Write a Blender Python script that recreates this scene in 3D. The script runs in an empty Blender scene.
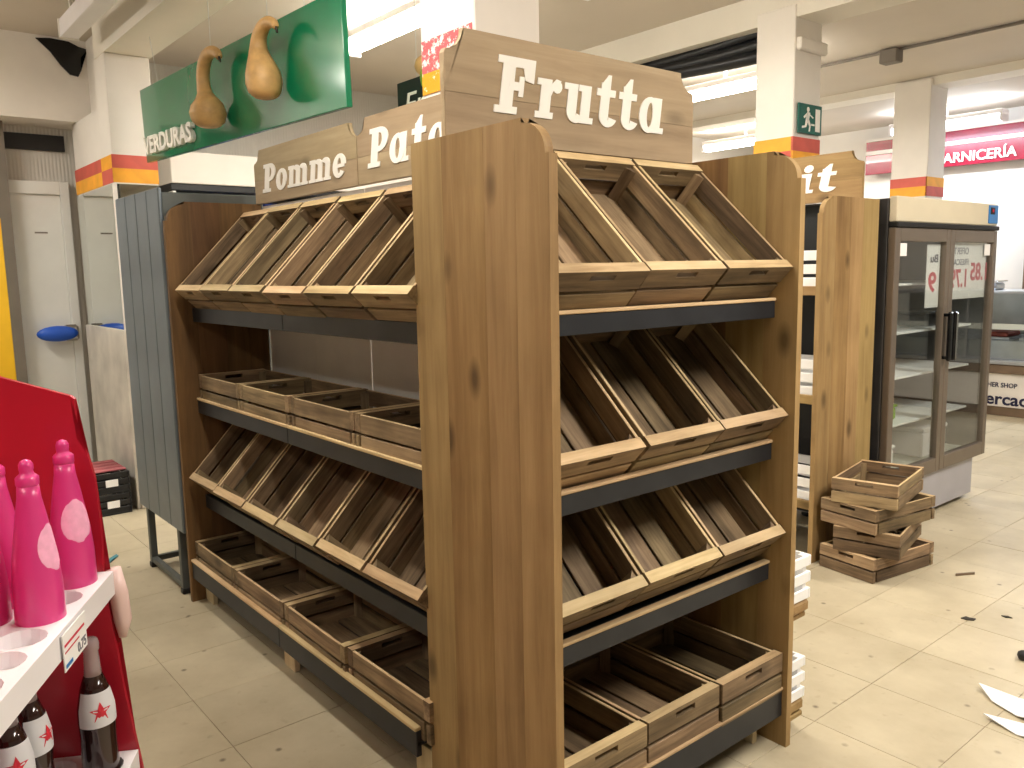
import bpy, bmesh, math, random
from mathutils import Vector, Matrix
random.seed(7)
R = math.radians
scene = bpy.context.scene
C = scene.collection

# ---------------------------------------------------------------- camera
cam_d = bpy.data.cameras.new('camera'); cam = bpy.data.objects.new('camera', cam_d); C.objects.link(cam)
scene.camera = cam
F_PX = 825.1
YAW, PIT, ROL = -0.8844, -0.1361, -0.0195
CP = Vector((1.457, -1.317, 1.6375))
cam_d.sensor_fit = 'HORIZONTAL'; cam_d.sensor_width = 36.0; cam_d.lens = 36.0*F_PX/1024.0
cam_d.clip_start = 0.02; cam_d.clip_end = 100
_fw = Vector((math.sin(YAW)*math.cos(PIT), math.cos(YAW)*math.cos(PIT), math.sin(PIT)))
_rt = Vector((math.cos(YAW), -math.sin(YAW), 0)); _up = _rt.cross(_fw)
_r2 = _rt*math.cos(ROL) + _up*math.sin(ROL); _u2 = -_rt*math.sin(ROL) + _up*math.cos(ROL)
m = Matrix((_r2, _u2, -_fw)).transposed().to_4x4(); m.translation = CP
cam.matrix_world = m
def project(P):
    d = Vector(P)-CP; z = d.dot(_fw)
    if z <= 0.05: return None
    return 512+F_PX*d.dot(_r2)/z, 384-F_PX*d.dot(_u2)/z, z

# ---------------------------------------------------------------- world + exposure
w = bpy.data.worlds.new('world'); scene.world = w; w.use_nodes = True
w.node_tree.nodes['Background'].inputs[0].default_value = (1.0, 0.95, 0.88, 1)
w.node_tree.nodes['Background'].inputs[1].default_value = 0.015
vs = scene.view_settings
vs.view_transform = 'Standard'; vs.look = 'None'; vs.gamma = 1.0; vs.use_curve_mapping = False
vs.exposure = 0.25

# ceiling tube lamps and added fill lamps: (x, y, z, length along X, watts, colour)
WARM = (1.0, 0.955, 0.885); COOL = (0.82, 0.90, 1.0)
LAMPS = [
 (-3.45, 1.75, 3.20, 1.25, 40, WARM, 'tube lamp glowing behind the green sign board'),
 (-3.15, 4.95, 3.14, 1.25, 46, WARM, 'tube lamp glowing under the black cables by the pillar'),
 (-0.95, -0.46, 3.16, 1.25, 20, WARM, 'ceiling tube lamp over the aisle before the wooden shelving'),
 (-4.60, -1.60, 3.16, 1.25, 30, WARM, 'ceiling tube lamp by the cold room door'),
 ( 1.75, 0.95, 3.16, 1.25, 64, WARM, 'ceiling tube lamp over the open floor beside the fruit end shelf'),
 ( 0.30, -2.6, 3.16, 1.25, 12, WARM, 'ceiling tube lamp behind the red bottle stand'),
 ( 1.3, 3.9, 3.16, 1.25, 72, WARM, 'ceiling tube lamp in front of the glass door fridge'),
 (-1.50, 2.15, 3.18, 1.25, 17, WARM, 'added fill lamp over the aisle between the two wooden shelvings'),  # fill lamp added out of frame to brighten pillar B and the ceiling
 (-5.0, 7.9, 3.16, 1.25, 34, WARM, 'added fill lamp before the far back wall behind the shelving'),  # fill lamp added to brighten the back wall
 (-2.9, 8.75, 3.16, 1.25, 38, COOL, 'cool white tube lamp over the meat counter, left one'),
 (-0.9, 8.75, 3.16, 1.25, 30, COOL, 'cool white tube lamp over the meat counter, right one'),
]
UPLIGHT = .42  # share of each lamp's watts given to the added ceiling fill

# ---------------------------------------------------------------- helpers
def lin(c):
    return tuple(((v/255)/12.92 if v/255 <= .04045 else ((v/255+.055)/1.055)**2.4) for v in c)+(1,)
MATS = {}
def nodes(name):
    mt = bpy.data.materials.new(name); mt.use_nodes = True
    nt = mt.node_tree; b = nt.nodes['Principled BSDF']
    MATS[name] = mt
    return mt, nt, b
def plain(name, rgb, rough=.6, metal=0, noise=.08, nscale=6, bump=0, spec=.5, emit=None, trans=0, alpha=1, coat=0):
    mt, nt, b = nodes(name)
    b.inputs['Roughness'].default_value = rough; b.inputs['Metallic'].default_value = metal
    b.inputs['Specular IOR Level'].default_value = spec
    b.inputs['Transmission Weight'].default_value = trans; b.inputs['Alpha'].default_value = alpha
    b.inputs['Coat Weight'].default_value = coat
    tc = nt.nodes.new('ShaderNodeTexCoord'); nz = nt.nodes.new('ShaderNodeTexNoise')
    nz.inputs['Scale'].default_value = nscale; nz.inputs['Detail'].default_value = 5
    nt.links.new(tc.outputs['Object'], nz.inputs['Vector'])
    cr = nt.nodes.new('ShaderNodeValToRGB')
    c = lin(rgb)
    cr.color_ramp.elements[0].position = .3; cr.color_ramp.elements[1].position = .7
    cr.color_ramp.elements[0].color = tuple(v*(1-noise) for v in c[:3])+(1,)
    cr.color_ramp.elements[1].color = tuple(min(1, v*(1+noise)) for v in c[:3])+(1,)
    nt.links.new(nz.outputs['Fac'], cr.inputs['Fac']); nt.links.new(cr.outputs['Color'], b.inputs['Base Color'])
    if bump:
        bp = nt.nodes.new('ShaderNodeBump'); bp.inputs['Strength'].default_value = bump; bp.inputs['Distance'].default_value = .01
        nt.links.new(nz.outputs['Fac'], bp.inputs['Height']); nt.links.new(bp.outputs['Normal'], b.inputs['Normal'])
    if emit:
        b.inputs['Emission Color'].default_value = lin(emit[0]); b.inputs['Emission Strength'].default_value = emit[1]
    return mt
def wood(name, dark, mid, light, axis=0, rough=.62, vary=.35, knots=.5, grain=26, stain=.3):
    """grain runs along the object's local axis; every piece gets its own offset and tone"""
    mt, nt, b = nodes(name); N = nt.nodes.new; L = nt.links.new
    b.inputs['Roughness'].default_value = rough; b.inputs['Specular IOR Level'].default_value = .3
    tc = N('ShaderNodeTexCoord'); oi = N('ShaderNodeObjectInfo')
    mul = N('ShaderNodeMath'); mul.operation = 'MULTIPLY'; mul.inputs[1].default_value = 37.0
    L(oi.outputs['Random'], mul.inputs[0])
    add = N('ShaderNodeVectorMath'); add.operation = 'ADD'
    L(tc.outputs['Object'], add.inputs[0]); L(mul.outputs[0], add.inputs[1])
    mp = N('ShaderNodeMapping'); s = [1, 1, 1]; s[axis] = .07; mp.inputs['Scale'].default_value = s
    L(add.outputs[0], mp.inputs['Vector'])
    n1 = N('ShaderNodeTexNoise'); n1.inputs['Scale'].default_value = grain*2.2; n1.inputs['Detail'].default_value = 6; n1.inputs['Roughness'].default_value = .65
    n1.inputs['Distortion'].default_value = .4
    L(mp.outputs[0], n1.inputs['Vector'])
    n2 = N('ShaderNodeTexNoise'); n2.inputs['Scale'].default_value = grain*.42; n2.inputs['Detail'].default_value = 2; n2.inputs['Distortion'].default_value = .6
    L(mp.outputs[0], n2.inputs['Vector'])
    mx = N('ShaderNodeMix'); mx.data_type = 'FLOAT'; mx.inputs[0].default_value = .5
    L(n1.outputs['Fac'], mx.inputs[2]); L(n2.outputs['Fac'], mx.inputs[3])
    cr = N('ShaderNodeValToRGB'); e = cr.color_ramp.elements
    e[0].position = .34; e[0].color = lin(dark); e[1].position = .66; e[1].color = lin(light)
    k = e.new(.5); k.color = lin(mid)
    L(mx.outputs[0], cr.inputs['Fac'])
    # knots
    mp2 = N('ShaderNodeMapping'); s2 = [1, 1, 1]; s2[axis] = .5; mp2.inputs['Scale'].default_value = s2
    L(add.outputs[0], mp2.inputs['Vector'])
    vo = N('ShaderNodeTexVoronoi'); vo.inputs['Scale'].default_value = 5.5; L(mp2.outputs[0], vo.inputs['Vector'])
    kr = N('ShaderNodeMapRange'); kr.inputs[1].default_value = .07; kr.inputs[2].default_value = .19; kr.inputs[3].default_value = knots; kr.inputs[4].default_value = 0
    L(vo.outputs['Distance'], kr.inputs[0])
    km = N('ShaderNodeMix'); km.data_type = 'RGBA'; L(kr.outputs[0], km.inputs[0]); L(cr.outputs['Color'], km.inputs[6])
    km.inputs[7].default_value = tuple(v*.35 for v in lin(dark)[:3])+(1,)
    # blotchy stain
    n3 = N('ShaderNodeTexNoise'); n3.inputs['Scale'].default_value = 4; n3.inputs['Detail'].default_value = 4; L(add.outputs[0], n3.inputs['Vector'])
    sr = N('ShaderNodeMapRange'); sr.inputs[1].default_value = .42; sr.inputs[2].default_value = .75; sr.inputs[3].default_value = 0; sr.inputs[4].default_value = stain
    L(n3.outputs['Fac'], sr.inputs[0])
    sm = N('ShaderNodeMix'); sm.data_type = 'RGBA'; sm.blend_type = 'MULTIPLY'; L(sr.outputs[0], sm.inputs[0]); L(km.outputs[2], sm.inputs[6])
    sm.inputs[7].default_value = (.42, .40, .38, 1)
    # tone per piece
    hv = N('ShaderNodeHueSaturation'); L(sm.outputs[2], hv.inputs['Color'])
    vr = N('ShaderNodeMapRange'); vr.inputs[3].default_value = 1-vary; vr.inputs[4].default_value = 1+vary; L(oi.outputs['Random'], vr.inputs[0])
    L(vr.outputs[0], hv.inputs['Value'])
    m7 = N('ShaderNodeMath'); m7.operation = 'MULTIPLY'; m7.inputs[1].default_value = 7.31; L(oi.outputs['Random'], m7.inputs[0])
    fr = N('ShaderNodeMath'); fr.operation = 'FRACT'; L(m7.outputs[0], fr.inputs[0])
    hr = N('ShaderNodeMapRange'); hr.inputs[3].default_value = .492; hr.inputs[4].default_value = .512; L(fr.outputs[0], hr.inputs[0]); L(hr.outputs[0], hv.inputs['Hue'])
    L(hv.outputs[0], b.inputs['Base Color'])
    bp = N('ShaderNodeBump'); bp.inputs['Strength'].default_value = .15; bp.inputs['Distance'].default_value = .004
    L(n1.outputs['Fac'], bp.inputs['Height']); L(bp.outputs[0], b.inputs['Normal'])
    return mt
def M(n): return MATS[n]

WLOC = {}
def reg(o, wl): WLOC[o.name] = Vector(wl)
def setp(o, label=None, cat=None, group=None, kind=None):
    if label: o['label'] = label
    if cat: o['category'] = cat
    if group: o['group'] = group
    if kind: o['kind'] = kind
    return o
def thing(name, label, cat, loc=(0, 0, 0), rot=(0, 0, 0), group=None):
    o = bpy.data.objects.new(name, None); C.objects.link(o); o.empty_display_size = .1
    o.location = loc; o.rotation_euler = rot; reg(o, loc)
    return setp(o, label, cat, group)
def ob(name, me, mat=None, parent=None, loc=(0, 0, 0), rot=(0, 0, 0)):
    """loc is local to the parent"""
    if mat is not None and not me.materials: me.materials.append(M(mat) if isinstance(mat, str) else mat)
    o = bpy.data.objects.new(name, me); C.objects.link(o)
    o.location = loc; o.rotation_euler = rot
    if parent: o.parent = parent
    return o
def obw(name, me, mat, parent, wloc, rot=(0, 0, 0)):
    """wloc in world, for parents without rotation"""
    o = ob(name, me, mat, parent, Vector(wloc)-(WLOC[parent.name] if parent else Vector((0, 0, 0))), rot)
    reg(o, wloc); return o
_cache = {}
def box_me(sx, sy, sz, mat, bev=0.0015):
    key = (round(sx, 4), round(sy, 4), round(sz, 4), mat, bev)
    if key in _cache: return _cache[key]
    bm = bmesh.new(); bmesh.ops.create_cube(bm, size=1)
    for v in bm.verts: v.co = Vector((v.co.x*sx, v.co.y*sy, v.co.z*sz))
    if bev: bmesh.ops.bevel(bm, geom=bm.edges[:], offset=min(bev, sx*.3, sy*.3, sz*.3), segments=1, affect='EDGES')
    me = bpy.data.meshes.new('box'); bm.to_mesh(me); bm.free()
    if mat: me.materials.append(M(mat))
    _cache[key] = me
    return me
def boxw(name, x0, x1, y0, y1, z0, z1, mat, parent=None, bev=.0015):
    me = box_me(x1-x0, y1-y0, z1-z0, mat, bev)
    return obw(name, me, None, parent, ((x0+x1)/2, (y0+y1)/2, (z0+z1)/2))
def boxl(name, x0, x1, y0, y1, z0, z1, mat, parent, bev=.0015, rot=(0, 0, 0)):
    me = box_me(x1-x0, y1-y0, z1-z0, mat, bev)
    return ob(name, me, None, parent, ((x0+x1)/2, (y0+y1)/2, (z0+z1)/2), rot)
def finish(bm, mat, smooth=False):
    bmesh.ops.recalc_face_normals(bm, faces=bm.faces[:])
    me = bpy.data.meshes.new('mesh'); bm.to_mesh(me); bm.free()
    if smooth:
        for f in me.polygons: f.use_smooth = True
    if mat: me.materials.append(M(mat))
    return me
def prism_bm(bm, pts, fn, t0, t1):
    """extrude a 2D outline: fn(a, b, t) -> xyz"""
    lo = [bm.verts.new(fn(a, b, t0)) for a, b in pts]; hi = [bm.verts.new(fn(a, b, t1)) for a, b in pts]
    n = len(pts)
    f0 = bm.faces.new(lo); f1 = bm.faces.new(hi[::-1])
    for i in range(n): bm.faces.new((lo[i], hi[i], hi[(i+1) % n], lo[(i+1) % n]))
    bmesh.ops.triangulate(bm, faces=[f0, f1])
def prism(pts, fn, t0, t1, mat):
    bm = bmesh.new(); prism_bm(bm, pts, fn, t0, t1); return finish(bm, mat)
def lathe(prof, mat, seg=24, smooth=True):
    bm = bmesh.new(); rings = []
    for r_, z_ in prof:
        rings.append([bm.verts.new((r_*math.cos(2*math.pi*i/seg), r_*math.sin(2*math.pi*i/seg), z_)) for i in range(seg)])
    for a, b_ in zip(rings, rings[1:]):
        for i in range(seg): bm.faces.new((a[i], a[(i+1) % seg], b_[(i+1) % seg], b_[i]))
    bm.faces.new(rings[0][::-1]); bm.faces.new(rings[-1])
    return finish(bm, mat, smooth)
def tube(path, rad, mat, seg=8):
    """path: list of points; rad: number or list"""
    bm = bmesh.new(); rings = []; P = [Vector(q) for q in path]; a = None
    for i, q in enumerate(P):
        t = (P[min(i+1, len(P)-1)]-P[max(i-1, 0)]).normalized()
        if a is None: a = t.cross(Vector((0, 0, 1))) if abs(t.z) < .95 else Vector((1, 0, 0))
        a = (a-t*a.dot(t)).normalized(); b_ = t.cross(a); rr = rad[i] if isinstance(rad, (list, tuple)) else rad
        rings.append([bm.verts.new(q+(a*math.cos(2*math.pi*k/seg)+b_*math.sin(2*math.pi*k/seg))*rr) for k in range(seg)])
    for a, b_ in zip(rings, rings[1:]):
        for k in range(seg): bm.faces.new((a[k], a[(k+1) % seg], b_[(k+1) % seg], b_[k]))
    bm.faces.new(rings[0]); bm.faces.new(rings[-1])
    return finish(bm, mat, True)

# ---------------------------------------------------------------- materials
for ax in range(3):
    wood('crate_wood_%d' % ax, (88, 74, 56), (136, 114, 87), (172, 148, 114), ax, vary=.32, knots=.6, stain=.7)
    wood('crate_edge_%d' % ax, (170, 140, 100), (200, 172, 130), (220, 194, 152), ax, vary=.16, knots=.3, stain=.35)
    wood('panel_wood_%d' % ax, (138, 110, 70), (161, 132, 87), (178, 149, 102), ax, vary=.06, knots=.75, grain=13, stain=.3)
    wood('heart_wood_%d' % ax, (118, 88, 54), (144, 112, 71), (168, 136, 90), ax, vary=.05, knots=.8, grain=10, stain=.35)
    wood('red_heart_%d' % ax, (114, 82, 50), (140, 107, 68), (164, 131, 86), ax, vary=.03, knots=.8, grain=9, stain=.3)
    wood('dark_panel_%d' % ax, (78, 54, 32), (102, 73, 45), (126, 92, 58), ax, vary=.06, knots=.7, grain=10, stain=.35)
    wood('sign_wood_%d' % ax, (148, 128, 98), (170, 149, 117), (186, 166, 134), ax, vary=.05, knots=.5, grain=11, stain=.2)
    wood('pale_wood_%d' % ax, (178, 158, 122), (206, 188, 152), (222, 206, 172), ax, vary=.08, knots=.3, stain=.1)
plain('shelf_metal', (50, 52, 57), .45, .5, .15, 8)
plain('white_paint', (232, 226, 218), .7, noise=.05, nscale=3)
plain('ceiling_paint', (206, 196, 182), .8, noise=.05, nscale=1.2)
plain('beam_paint', (236, 230, 218), .7, noise=.04, nscale=2)
plain('wall_paint', (226, 222, 216), .75, noise=.04, nscale=1.5)
plain('shade_grey', (120, 112, 102), .7)
plain('cold_room', (226, 226, 222), .35, noise=.03)
plain('back_white', (246, 242, 238), .6, noise=.04)
plain('letter_white', (246, 242, 234), .6, noise=.02)
plain('crate_white', (246, 246, 246), .55, noise=.02)
plain('orange_band', (240, 168, 44), .6, noise=.12, nscale=9)
plain('red_band', (206, 92, 78), .6, noise=.1, nscale=9)
plain('green_sign', (0, 122, 82), .14, noise=.05, coat=.25)
plain('exit_green', (16, 92, 80), .4)
plain('gourd_skin', (196, 156, 100), .5, noise=.2, nscale=18, bump=.1)
plain('string', (210, 210, 205), .7)
plain('grey_sheet', (120, 130, 138), .42, .55, .2, 3)
plain('frame_metal', (96, 100, 98), .5, .5, .2)
plain('black', (14, 14, 16), .5, noise=.2)
plain('black_gloss', (12, 12, 14), .2)
plain('cable_black', (18, 20, 26), .35)
plain('blue_handle', (30, 84, 190), .4)
plain('chrome', (200, 200, 200), .2, 1)
plain('mirror', (225, 230, 226), .03, 1, noise=0)
plain('stained_panel', (206, 200, 190), .5, noise=.2, nscale=4)
plain('red_plastic', (186, 30, 50), .35, noise=.04, coat=.3)
plain('tray_white', (238, 234, 236), .4, noise=.02)
plain('pink_bottle', (236, 66, 146), .32, noise=.04, trans=.2, coat=.2)
plain('pink_label', (248, 176, 208), .5, noise=.1, nscale=60)
plain('cola', (44, 22, 20), .12, noise=.1, coat=.5)
plain('bottle_glass', (226, 214, 216), .08, trans=.6, noise=.02)
plain('bottle_label', (226, 226, 230), .5, noise=.02)
plain('logo_red', (214, 40, 60), .5)
plain('green_cap', (30, 190, 60), .4)
plain('tube_glow', (255, 250, 240), .5, emit=((255, 247, 232), 22))
plain('tube_glow_cool', (250, 252, 255), .5, emit=((226, 238, 255), 14))
plain('fridge_cream', (214, 202, 176), .5, noise=.03)
plain('fridge_side', (92, 90, 90), .35, .6, .15)
plain('fridge_frame', (128, 116, 104), .35, .5, .06)
plain('fridge_base', (176, 174, 180), .5, noise=.05)
plain('fridge_in', (190, 192, 182), .5, noise=.08)
def glass_mat():
    mt, nt, b = nodes('glass'); N = nt.nodes.new; L = nt.links.new
    out = nt.nodes['Material Output']; tr = N('ShaderNodeBsdfTransparent'); gl = N('ShaderNodeBsdfGlossy'); gl.inputs['Roughness'].default_value = .02
    tr.inputs[0].default_value = (.93, .95, .94, 1); lw = N('ShaderNodeLayerWeight'); lw.inputs[0].default_value = .5; fr = N('ShaderNodeMath'); fr.operation = 'POWER'; fr.inputs[1].default_value = 3.0; L(lw.outputs['Facing'], fr.inputs[0]); mx = N('ShaderNodeMixShader')
    L(fr.outputs[0], mx.inputs[0]); L(tr.outputs[0], mx.inputs[1]); L(gl.outputs[0], mx.inputs[2]); L(mx.outputs[0], out.inputs[0])
glass_mat()
plain('paper', (240, 238, 236), .8, noise=.02)
plain('print_red', (196, 40, 64), .7)
plain('print_grey', (120, 120, 130), .7)
plain('print_navy', (24, 24, 62), .7)
plain('display_blue', (40, 120, 190), .3)
plain('carni_red', (140, 10, 44), .25, noise=.1, coat=.4)
plain('steel', (180, 184, 190), .3, .8, .1)
plain('brown_kick', (112, 92, 72), .5, noise=.2)
plain('teal_scrap', (70, 130, 140), .7)
plain('meat', (150, 70, 60), .5, noise=.3, nscale=20)
plain('leaf_dark', (50, 44, 36), .8)
plain('yellow', (240, 190, 30), .5)
plain('apple_green', (130, 180, 30), .5, noise=.3, nscale=40)
plain('pack_blue', (30, 60, 140), .4, noise=.4, nscale=20)
plain('crate_red', (170, 92, 96), .6, noise=.2)
plain('translucent_white', (236, 206, 200), .35, noise=.03)
def floor_mat():
    mt, nt, b = nodes('floor_tile'); N = nt.nodes.new; L = nt.links.new
    b.inputs['Roughness'].default_value = .42; b.inputs['Specular IOR Level'].default_value = .4
    ge = N('ShaderNodeNewGeometry'); oi = N('ShaderNodeObjectInfo')
    n1 = N('ShaderNodeTexNoise'); n1.inputs['Scale'].default_value = 2.1; n1.inputs['Detail'].default_value = 7; n1.inputs['Roughness'].default_value = .6
    n2 = N('ShaderNodeTexNoise'); n2.inputs['Scale'].default_value = 21; n2.inputs['Detail'].default_value = 4
    n3 = N('ShaderNodeTexVoronoi'); n3.inputs['Scale'].default_value = 9.0
    n4 = N('ShaderNodeTexNoise'); n4.inputs['Scale'].default_value = 5.0; n4.inputs['Detail'].default_value = 6
    for n in (n1, n2, n3, n4): L(ge.outputs['Position'], n.inputs['Vector'])
    cr = N('ShaderNodeValToRGB'); e = cr.color_ramp.elements
    e[0].position = .3; e[0].color = lin((174, 161, 134)); e[1].position = .7; e[1].color = lin((203, 191, 164))
    L(n1.outputs['Fac'], cr.inputs['Fac'])
    m2 = N('ShaderNodeMapRange'); m2.inputs[1].default_value = .62; m2.inputs[2].default_value = .8; m2.inputs[3].default_value = 0; m2.inputs[4].default_value = .35
    L(n2.outputs['Fac'], m2.inputs[0])
    x1 = N('ShaderNodeMix'); x1.data_type = 'RGBA'; L(m2.outputs[0], x1.inputs[0]); L(cr.outputs[0], x1.inputs[6]); x1.inputs[7].default_value = lin((146, 126, 98))
    # small dark specks of dirt
    m3 = N('ShaderNodeMapRange'); m3.inputs[1].default_value = .05; m3.inputs[2].default_value = .13; m3.inputs[3].default_value = .75; m3.inputs[4].default_value = 0
    L(n3.outputs['Distance'], m3.inputs[0])
    m4 = N('ShaderNodeMapRange'); m4.inputs[1].default_value = .45; m4.inputs[2].default_value = .56; L(n4.outputs['Fac'], m4.inputs[0])
    mm = N('ShaderNodeMath'); mm.operation = 'MULTIPLY'; L(m3.outputs[0], mm.inputs[0]); L(m4.outputs[0], mm.inputs[1])
    x2 = N('ShaderNodeMix'); x2.data_type = 'RGBA'; L(mm.outputs[0], x2.inputs[0]); L(x1.outputs[2], x2.inputs[6]); x2.inputs[7].default_value = lin((84, 70, 54))
    hv = N('ShaderNodeHueSaturation'); L(x2.outputs[2], hv.inputs['Color'])
    vr = N('ShaderNodeMapRange'); vr.inputs[3].default_value = .93; vr.inputs[4].default_value = 1.05; L(oi.outputs['Random'], vr.inputs[0]); L(vr.outputs[0], hv.inputs['Value'])
    L(hv.outputs[0], b.inputs['Base Color'])
    mt, nt, b = nodes('grout'); N = nt.nodes.new; L = nt.links.new
    ge = N('ShaderNodeNewGeometry'); n1 = N('ShaderNodeTexNoise'); n1.inputs['Scale'].default_value = 1.7; n1.inputs['Detail'].default_value = 5
    L(ge.outputs['Position'], n1.inputs['Vector'])
    cr = N('ShaderNodeValToRGB'); e = cr.color_ramp.elements
    e[0].position = .48; e[0].color = lin((186, 172, 148)); e[1].position = .6; e[1].color = lin((92, 80, 66))
    L(n1.outputs['Fac'], cr.inputs['Fac']); L(cr.outputs[0], b.inputs['Base Color']); b.inputs['Roughness'].default_value = .9
floor_mat()
def corrugated():
    mt, nt, b = nodes('ribbed_white'); N = nt.nodes.new; L = nt.links.new
    ge = N('ShaderNodeNewGeometry'); wv = N('ShaderNodeTexWave'); wv.bands_direction = 'Y'; wv.inputs['Scale'].default_value = 12
    L(ge.outputs['Position'], wv.inputs['Vector']); bp = N('ShaderNodeBump'); bp.inputs['Strength'].default_value = .25; bp.inputs['Distance'].default_value = .01
    L(wv.outputs['Fac'], bp.inputs['Height']); L(bp.outputs[0], b.inputs['Normal'])
    b.inputs['Base Color'].default_value = lin((206, 202, 194)); b.inputs['Roughness'].default_value = .5
corrugated()
def peeled():
    mt, nt, b = nodes('peeled_band'); N = nt.nodes.new; L = nt.links.new
    tc = N('ShaderNodeTexCoord'); nz = N('ShaderNodeTexNoise'); nz.inputs['Scale'].default_value = 34; nz.inputs['Detail'].default_value = 8; nz.inputs['Roughness'].default_value = .75
    L(tc.outputs['Object'], nz.inputs['Vector'])
    cr = N('ShaderNodeValToRGB'); cr.color_ramp.interpolation = 'CONSTANT'; e = cr.color_ramp.elements
    e[0].position = 0; e[0].color = lin((196, 96, 100)); e[1].position = .53; e[1].color = lin((238, 228, 222))
    L(nz.outputs['Fac'], cr.inputs['Fac']); L(cr.outputs[0], b.inputs['Base Color']); b.inputs['Roughness'].default_value = .7
    mt, nt, b = nodes('peeled_orange'); N = nt.nodes.new; L = nt.links.new
    tc = N('ShaderNodeTexCoord'); nz = N('ShaderNodeTexNoise'); nz.inputs['Scale'].default_value = 34; nz.inputs['Detail'].default_value = 8; nz.inputs['Roughness'].default_value = .75
    L(tc.outputs['Object'], nz.inputs['Vector'])
    cr = N('ShaderNodeValToRGB'); cr.color_ramp.interpolation = 'CONSTANT'; e = cr.color_ramp.elements
    e[0].position = 0; e[0].color = lin((226, 160, 30)); e[1].position = .6; e[1].color = lin((240, 226, 200))
    L(nz.outputs['Fac'], cr.inputs['Fac']); L(cr.outputs[0], b.inputs['Base Color']); b.inputs['Roughness'].default_value = .7
peeled()

# ---------------------------------------------------------------- lettering
def rect(x0, y0, x1, y1): return [(x0, y0), (x1, y0), (x1, y1), (x0, y1)]
def band(cx, cy, rx, ry, th, a0, a1, n=14, thx=None):
    thx = thx or th; out = []; inn = []
    for i in range(n+1):
        a = R(a0+(a1-a0)*i/n)
        out.append((cx+rx*math.cos(a), cy+ry*math.sin(a))); inn.append((cx+(rx-thx)*math.cos(a), cy+(ry-th)*math.sin(a)))
    return [[out[i], out[i+1], inn[i+1], inn[i]] for i in range(n)]
def disc(cx, cy, r, n=12): return [(cx+r*math.cos(2*math.pi*i/n), cy+r*math.sin(2*math.pi*i/n)) for i in range(n)]
GL = {
 'F': (.92, [rect(.12, 0, .42, 1), rect(0, 0, .54, .13), rect(0, .87, .3, 1), rect(.3, .83, .9, 1), [(.68, .62), (.9, .58), (.9, .9), (.6, .9)], rect(.3, .42, .6, .57), rect(.54, .32, .66, .68)]),
 'P': (.86, [rect(.12, 0, .42, 1), rect(0, 0, .54, .13), rect(0, .87, .3, 1), rect(.3, .86, .46, 1), rect(.3, .38, .46, .52)]+band(.46, .69, .38, .31, .14, -90, 90, thx=.26)),
 'r': (.64, [rect(.1, 0, .37, .72), rect(0, .6, .2, .72), rect(0, 0, .46, .12), [(.34, .36), (.42, .52), (.56, .56), (.6, .72), (.48, .74), (.34, .62)], disc(.52, .6, .12)]),
 'u': (.82, [rect(.1, .18, .36, .72), rect(0, .6, .2, .72), rect(.47, .0, .73, .72), rect(.38, .6, .55, .72), rect(.66, 0, .84, .12)]+band(.36, .22, .26, .23, .14, 180, 330, thx=.25)),
 't': (.58, [rect(.12, .18, .38, .84), [(.12, .8), (.38, .8), (.38, 1.0), (.3, 1.0)], rect(0, .58, .54, .72)]+band(.38, .22, .26, .23, .13, 180, 340, thx=.25)),
 'a': (.82, [rect(.44, 0, .7, .72), rect(.62, 0, .82, .12)]+band(.34, .355, .33, .37, .12, 0, 360, 24, thx=.24)),
 'o': (.72, band(.35, .355, .35, .37, .13, 0, 360, 24, thx=.24)),
 'e': (.7, [rect(.12, .3, .62, .41)]+band(.35, .355, .34, .37, .13, 5, 325, 22, thx=.24)),
 'm': (1.26, [rect(.08, 0, .32, .72), rect(.5, 0, .74, .52), rect(.92, 0, 1.16, .52), rect(0, .6, .16, .72), rect(0, 0, .4, .1), rect(.44, 0, .8, .1), rect(.86, 0, 1.24, .1)]+band(.5, .5, .24, .22, .14, 0, 150, 10, thx=.24)+band(.92, .5, .24, .22, .14, 0, 150, 10, thx=.24)),
 'i': (.48, [rect(.1, 0, .37, .72), rect(0, .6, .2, .72), rect(.28, 0, .5, .12), disc(.24, .9, .14)]),
}
def letters(word, fn, a0, b0, width, cap, thick, mat, parent, slant=.16, gap=.07):
    """each letter a mesh; fn(a, b, t) maps the board plane into the parent's frame"""
    tot = sum(GL[c][0] for c in word)+gap*(len(word)-1); sx = width/tot; x = 0
    for c in word:
        bm = bmesh.new()
        for k_, pl in enumerate(GL[c][1]):
            prism_bm(bm, [(a0+(px+x+slant*py)*sx, b0+py*cap) for px, py in pl], fn, -k_*.00004, thick+k_*.00005)
        ob('letter', finish(bm, mat), None, parent)
        x += GL[c][0]+gap
def text_mesh(s, size, extrude, mat, offset=0.0, width=None):
    cu = bpy.data.curves.new('txt', 'FONT'); cu.body = s; cu.size = size; cu.extrude = extrude; cu.offset = offset; cu.resolution_u = 3
    t = bpy.data.objects.new('txt', cu); C.objects.link(t)
    dg = bpy.context.evaluated_depsgraph_get(); me = bpy.data.meshes.new_from_object(t.evaluated_get(dg))
    bpy.data.objects.remove(t)
    if width:
        xs = [v.co.x for v in me.vertices]; k = width/(max(xs)-min(xs)); x0 = min(xs)
        for v in me.vertices: v.co.x = (v.co.x-x0)*k
    me.materials.clear(); me.materials.append(M(mat))
    return me

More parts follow.
